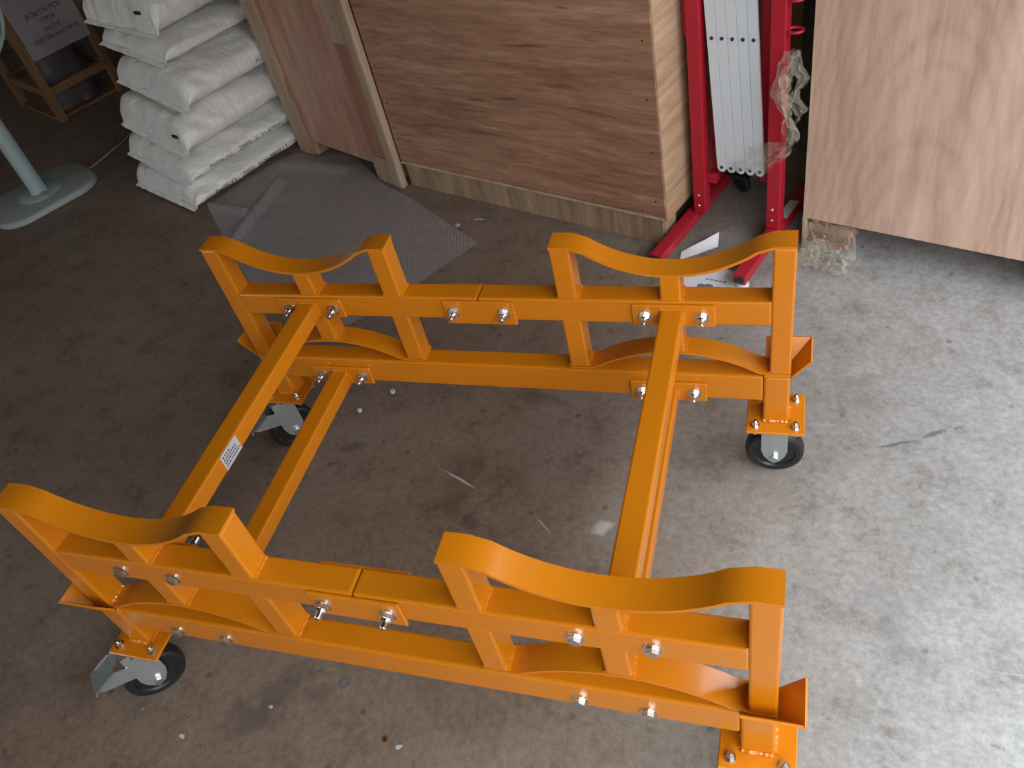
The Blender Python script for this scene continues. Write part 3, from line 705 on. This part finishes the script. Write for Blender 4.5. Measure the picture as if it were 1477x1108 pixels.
obj('button', mb.add(vs, fs), fan, m=M_fan2, smooth=50)
# head: guard cage facing roughly along the room
hd = Vector((.966, -.259, 0)); hd = Vector((hd.x * .5 + hd.y * .86, -hd.x * .86 + hd.y * .5, 0)).normalized(); hc = Vector((0, 0, 1.0)) + hd * .215
side = Vector((-hd.y, hd.x, 0)); upz = Vector((0, 0, 1))
def ringp(r, off, n=48): return [hc + hd * off + (side * math.cos(2 * math.pi * k / n) + upz * math.sin(2 * math.pi * k / n)) * r for k in range(n + 1)]
gd = MB()
gd.tube(ringp(.262, .0), .010, 8, False)
for r, off in ((.20, .045), (.15, .062), (.10, .07)): gd.tube(ringp(r, off, 32), .002, 5, False)
for k in range(64):
    a = 2 * math.pi * k / 64; dv = side * math.cos(a) + upz * math.sin(a)
    for s_ in (1, -1): gd.tube([hc + dv * .262, hc + dv * .20 + hd * .045 * s_, hc + dv * .12 + hd * .068 * s_, hc + dv * .05 + hd * .072 * s_], .0018, 4, False)
gd.lathe([(.055, .066), (.055, .076), (0, .078)], hc, hd, 24)
obj('guard', gd, fan, m=M_fan, smooth=60)
bl = MB()
for k in range(5):
    a = 2 * math.pi * k / 5; pts = []
    for i in range(5):
        r = .04 + .04 * i; wd = .03 + .055 * math.sin(math.pi * i / 5.2)
        for sgn in (-1, 1):
            ang_ = a + sgn * wd / max(r, .05); pts.append(hc + (side * math.cos(ang_) + upz * math.sin(ang_)) * r + hd * sgn * .014)
    bl.add(pts, [(2 * i, 2 * i + 1, 2 * i + 3, 2 * i + 2) for i in range(4)])
obj('blade', bl, fan, m=M_orange_blade)
obj('motor', MB().lathe([(0, -.17), (.06, -.165), (.075, -.12), (.075, -.03), (.03, -.01), (0, -.01)], hc, hd, 28), fan, m=M_fan2, smooth=50)
obj('neck', MB().lathe([(.045, .745), (.05, .80), (.04, .96), (.035, 1.03), (0, 1.03)], (0, 0, 0), (0, 0, 1), 24), fan, m=M_fan2, smooth=50)
cord = [(-3.02, 2.655, .006), (-3.005, 2.75, .005), (-2.99, 2.87, .005), (-2.985, 2.98, .005), (-2.99, 3.10, .005), (-2.96, 3.22, .005), (-2.9, 3.34, .005)]
obj('cord', MB().tube([Vector(p) - Vector((-3.14, 2.385, 0)) for p in cord], .004, 6), fan, rot=(0, 0, -math.atan2(.86, .5)), m=M_cord, smooth=60)

# ------------------------------------------------------------------ framed drum machine at the far left
af = math.atan2(.895, .446)
fr = thing('framed_drum', (-3.656, 3.257, 0), 'film-wrapped dark drum in a brown timber frame with a hanging paper label', 'machine', af)
FW, FD, FH = .43, .62, .95
for x in (-.025, FW - .025):
    for y in (0, FD): obj('frame_post', MB().box(x, x + .05, y, y + .04, 0, FH, .002, 1), fr, m=M_frame)
for y in (-.001, FD + .001):
    obj('frame_rail', MB().box(.0255, FW - .0255, y, y + .038, .165, .215, .002, 1), fr, m=M_frame)
    obj('frame_rail', MB().box(.0255, FW - .0255, y, y + .038, FH - .06, FH - .01, .002, 1), fr, m=M_frame)
for x in (-.02, FW - .02):
    obj('frame_rail', MB().box(x, x + .04, .0405, FD - .0005, .165, .215, .002, 1), fr, m=M_frame)
    obj('frame_rail', MB().box(x, x + .04, .0405, FD - .0005, FH - .06, FH - .01, .002, 1), fr, m=M_frame)
obj('drum', MB().lathe([(0, .02), (.165, .02), (.17, .03), (.17, .25), (.175, .255), (.175, .27), (.17, .275), (.17, .55), (.175, .555), (.175, .57), (.17, .575), (.17, .78), (.15, .80), (0, .80)], (FW / 2, .26, 0), (0, 0, 1), 36), fr, m=M_drum, smooth=40)
obj('film_cover', crumple(lambda u, v: Vector((FW / 2 - .19 * math.cos(math.pi * u), .26 - .20 * math.sin(math.pi * u), .03 + .78 * v)), .012, 9, 3, (30, 20)), fr, m=M_shrink, smooth=180, label='cloudy shrink film')
obj('foot_board', MB().box(-.02, FW + .02, .045, FD - .005, .0, .018), fr, m=M_frame)
# paper label hanging on the front
def lp(u, v): return Vector((.02 + .395 * u, -.012 - .010 * math.sin(2.2 * math.pi * v) - .004 * math.sin(7 * u), .385 + .47 * v))
mb = MB(); vs = []; fs = []; n = 16
for i in range(n + 1):
    for j in range(n + 1): vs.append(lp(i / n, j / n))
for i in range(n):
    for j in range(n): fs.append([i * (n + 1) + j, (i + 1) * (n + 1) + j, (i + 1) * (n + 1) + j + 1, i * (n + 1) + j + 1])
M_note = mat('grey_white_paper', (.36, .32, .33), .75)
nt_ = obj('paper_label', mb.add(vs, fs), fr, m=M_note, smooth=180, label='large grey paper label with black text')
tx = MB()
for s_, zc, sz in (('JK36/116 PCV', .600, .040), ('17739', .552, .040), ('pncl16', .508, .040), ('220*128mmx12.8KN', .462, .034)):
    vs, fs = text_data(s_, sz, 'CENTER')
    tx.add([lp((.205 + v_.x * 1.0) / .395, (zc - .385 + v_.y) / .47) + Vector((0, -.0015, 0)) for v_ in vs], fs)
obj('label_text', tx, nt_, m=M_ink, kind='stuff')

# ------------------------------------------------------------------ paper leaflets under the red foot
lf = thing('leaflet', (.42, 1.70, 0), 'white printed leaflet with dark pictures lying under the right red foot', 'paper')
def ppr(pts, z=.0002, th=.0006):
    mb = MB(); return mb.prism(pts, lambda p, q, t: (p, q, t), z, z + th)
obj('sheet', ppr([(-.045, -.10), (.19, -.115), (.175, .055), (.10, .09), (-.03, .06)]), lf, m=M_white)
pr = MB(); random.seed(5)
for cx, cy, r in ((.045, -.02, .014), (.07, -.028, .020), (.04, -.045, .016), (.105, -.035, .012)):
    pr.lathe([(r, .0010), (0, .0011)], (cx, cy, 0), (0, 0, 1), 16)
for k in range(5): pr.box(.06 + .015 * k, .071 + .015 * k, .015 - .004 * k, .022 - .004 * k, .0009, .0011)
for k in range(4): pr.box(.025 + .02 * k, .04 + .02 * k, -.062, -.052, .0009, .0011)
obj('print', pr, lf, m=M_inkg, label='dark printed pictures')
sh = obj('curled_sheet', crumple(lambda u, v: Vector((.375 + .13 * u, 1.825 + .08 * u + .05 * v, .004 + .03 * v * v * u)), .002, 10, 4, (12, 8)), m=M_white, smooth=180)
tag(sh, 'curled blank white sheet lying behind the leaflet', 'paper')

# ------------------------------------------------------------------ small litter on the floor
def bit(name, mb, m, loc, label, cat, rz=0): o = obj(name, mb, loc=(loc[0], loc[1], 0), rot=(0, 0, rz), m=m, smooth=50); return tag(o, label, cat)
def nutm(r, h):
    return MB().lathe([(r * .45, 0), (r, 0), (r, h), (r * .45, h), (r * .45, 0)], (0, 0, 0), (0, 0, 1), 6)
M_dullz = mat('dull_zinc', (.75, .75, .73), .5, .2)
M_brass = mat('brass', (.75, .5, .15), .3, 1.0)
bit('nut', nutm(.009, .008), M_dullz, (-.525, 1.088), 'loose zinc nut on the floor by the far lower rail', 'nut')
bit('nut', nutm(.008, .008), M_dullz, (-.615, .993), 'loose zinc nut on the floor beside the left lower beam', 'nut')
bit('washer', MB().lathe([(.006, 0), (.017, 0), (.017, .002), (.006, .002), (.006, 0)], (0, 0, 0), (0, 0, 1), 24), M_zp, (-.275, .07), 'flat grey washer on the floor by the near lower rail', 'washer')
bit('brass_nut', nutm(.007, .006), M_brass, (-.115, -.048), 'tiny brass nut on the floor in front of the trolley', 'nut')
def shard(seed, r):
    random.seed(seed); pts = [(r * random.uniform(.6, 1.1) * math.cos(a), r * random.uniform(.4, .9) * math.sin(a)) for a in [i * math.pi / 3 for i in range(6)]]
    return MB().prism(pts, lambda p, q, t: (p, q, t + .2 * abs(p) * (t > .002)), .0005, .003)
M_chip = mat('pale_plastic_chip', (.45, .45, .43), .5)
bit('plastic_chip', shard(1, .010), M_chip, (-.657, -.138), 'pale plastic chip on the floor in front of the near left castor', 'scrap')
bit('plastic_chip', shard(2, .009), M_chip, (-.076, -.057), 'pale plastic chip on the floor right beside the brass nut', 'scrap', .6)
bit('plastic_chip', shard(3, .008), M_chip, (-.451, -.024), 'clear pale chip on the dark stain before the near rail', 'scrap')
bit('plastic_chip', shard(4, .014), M_zp, (-.818, -.088), 'grey flake of plastic below the near left brake pedal', 'scrap')
bit('wood_chip', shard(6, .014), M_chip, (-.592, 2.07), 'white wood chip on the floor before the brown crate', 'scrap')
bit('wood_chip', MB().tube([(-.02, 0, .002), (0, .006, .005), (.022, .002, .002)], .002, 5), M_chip, (-.506, 2.103), 'pale splinter on the floor before the brown crate skirt', 'scrap')
bit('wire_bit', MB().tube([(-.016, -.012, .0015), (-.004, .006, .004), (.012, -.006, .0015)], .0012, 5), M_zp, (-.652, -.087), 'bent wire bit on the floor near the near left castor', 'scrap')
bit('string_bit', MB().tube([(-.014, -.012, .002), (-.012, .004, .003), (0, .012, .003), (.012, .012, .002)], .0014, 5), M_chip, (.857, 1.773), 'white string curl on the floor before the pink crate', 'scrap')
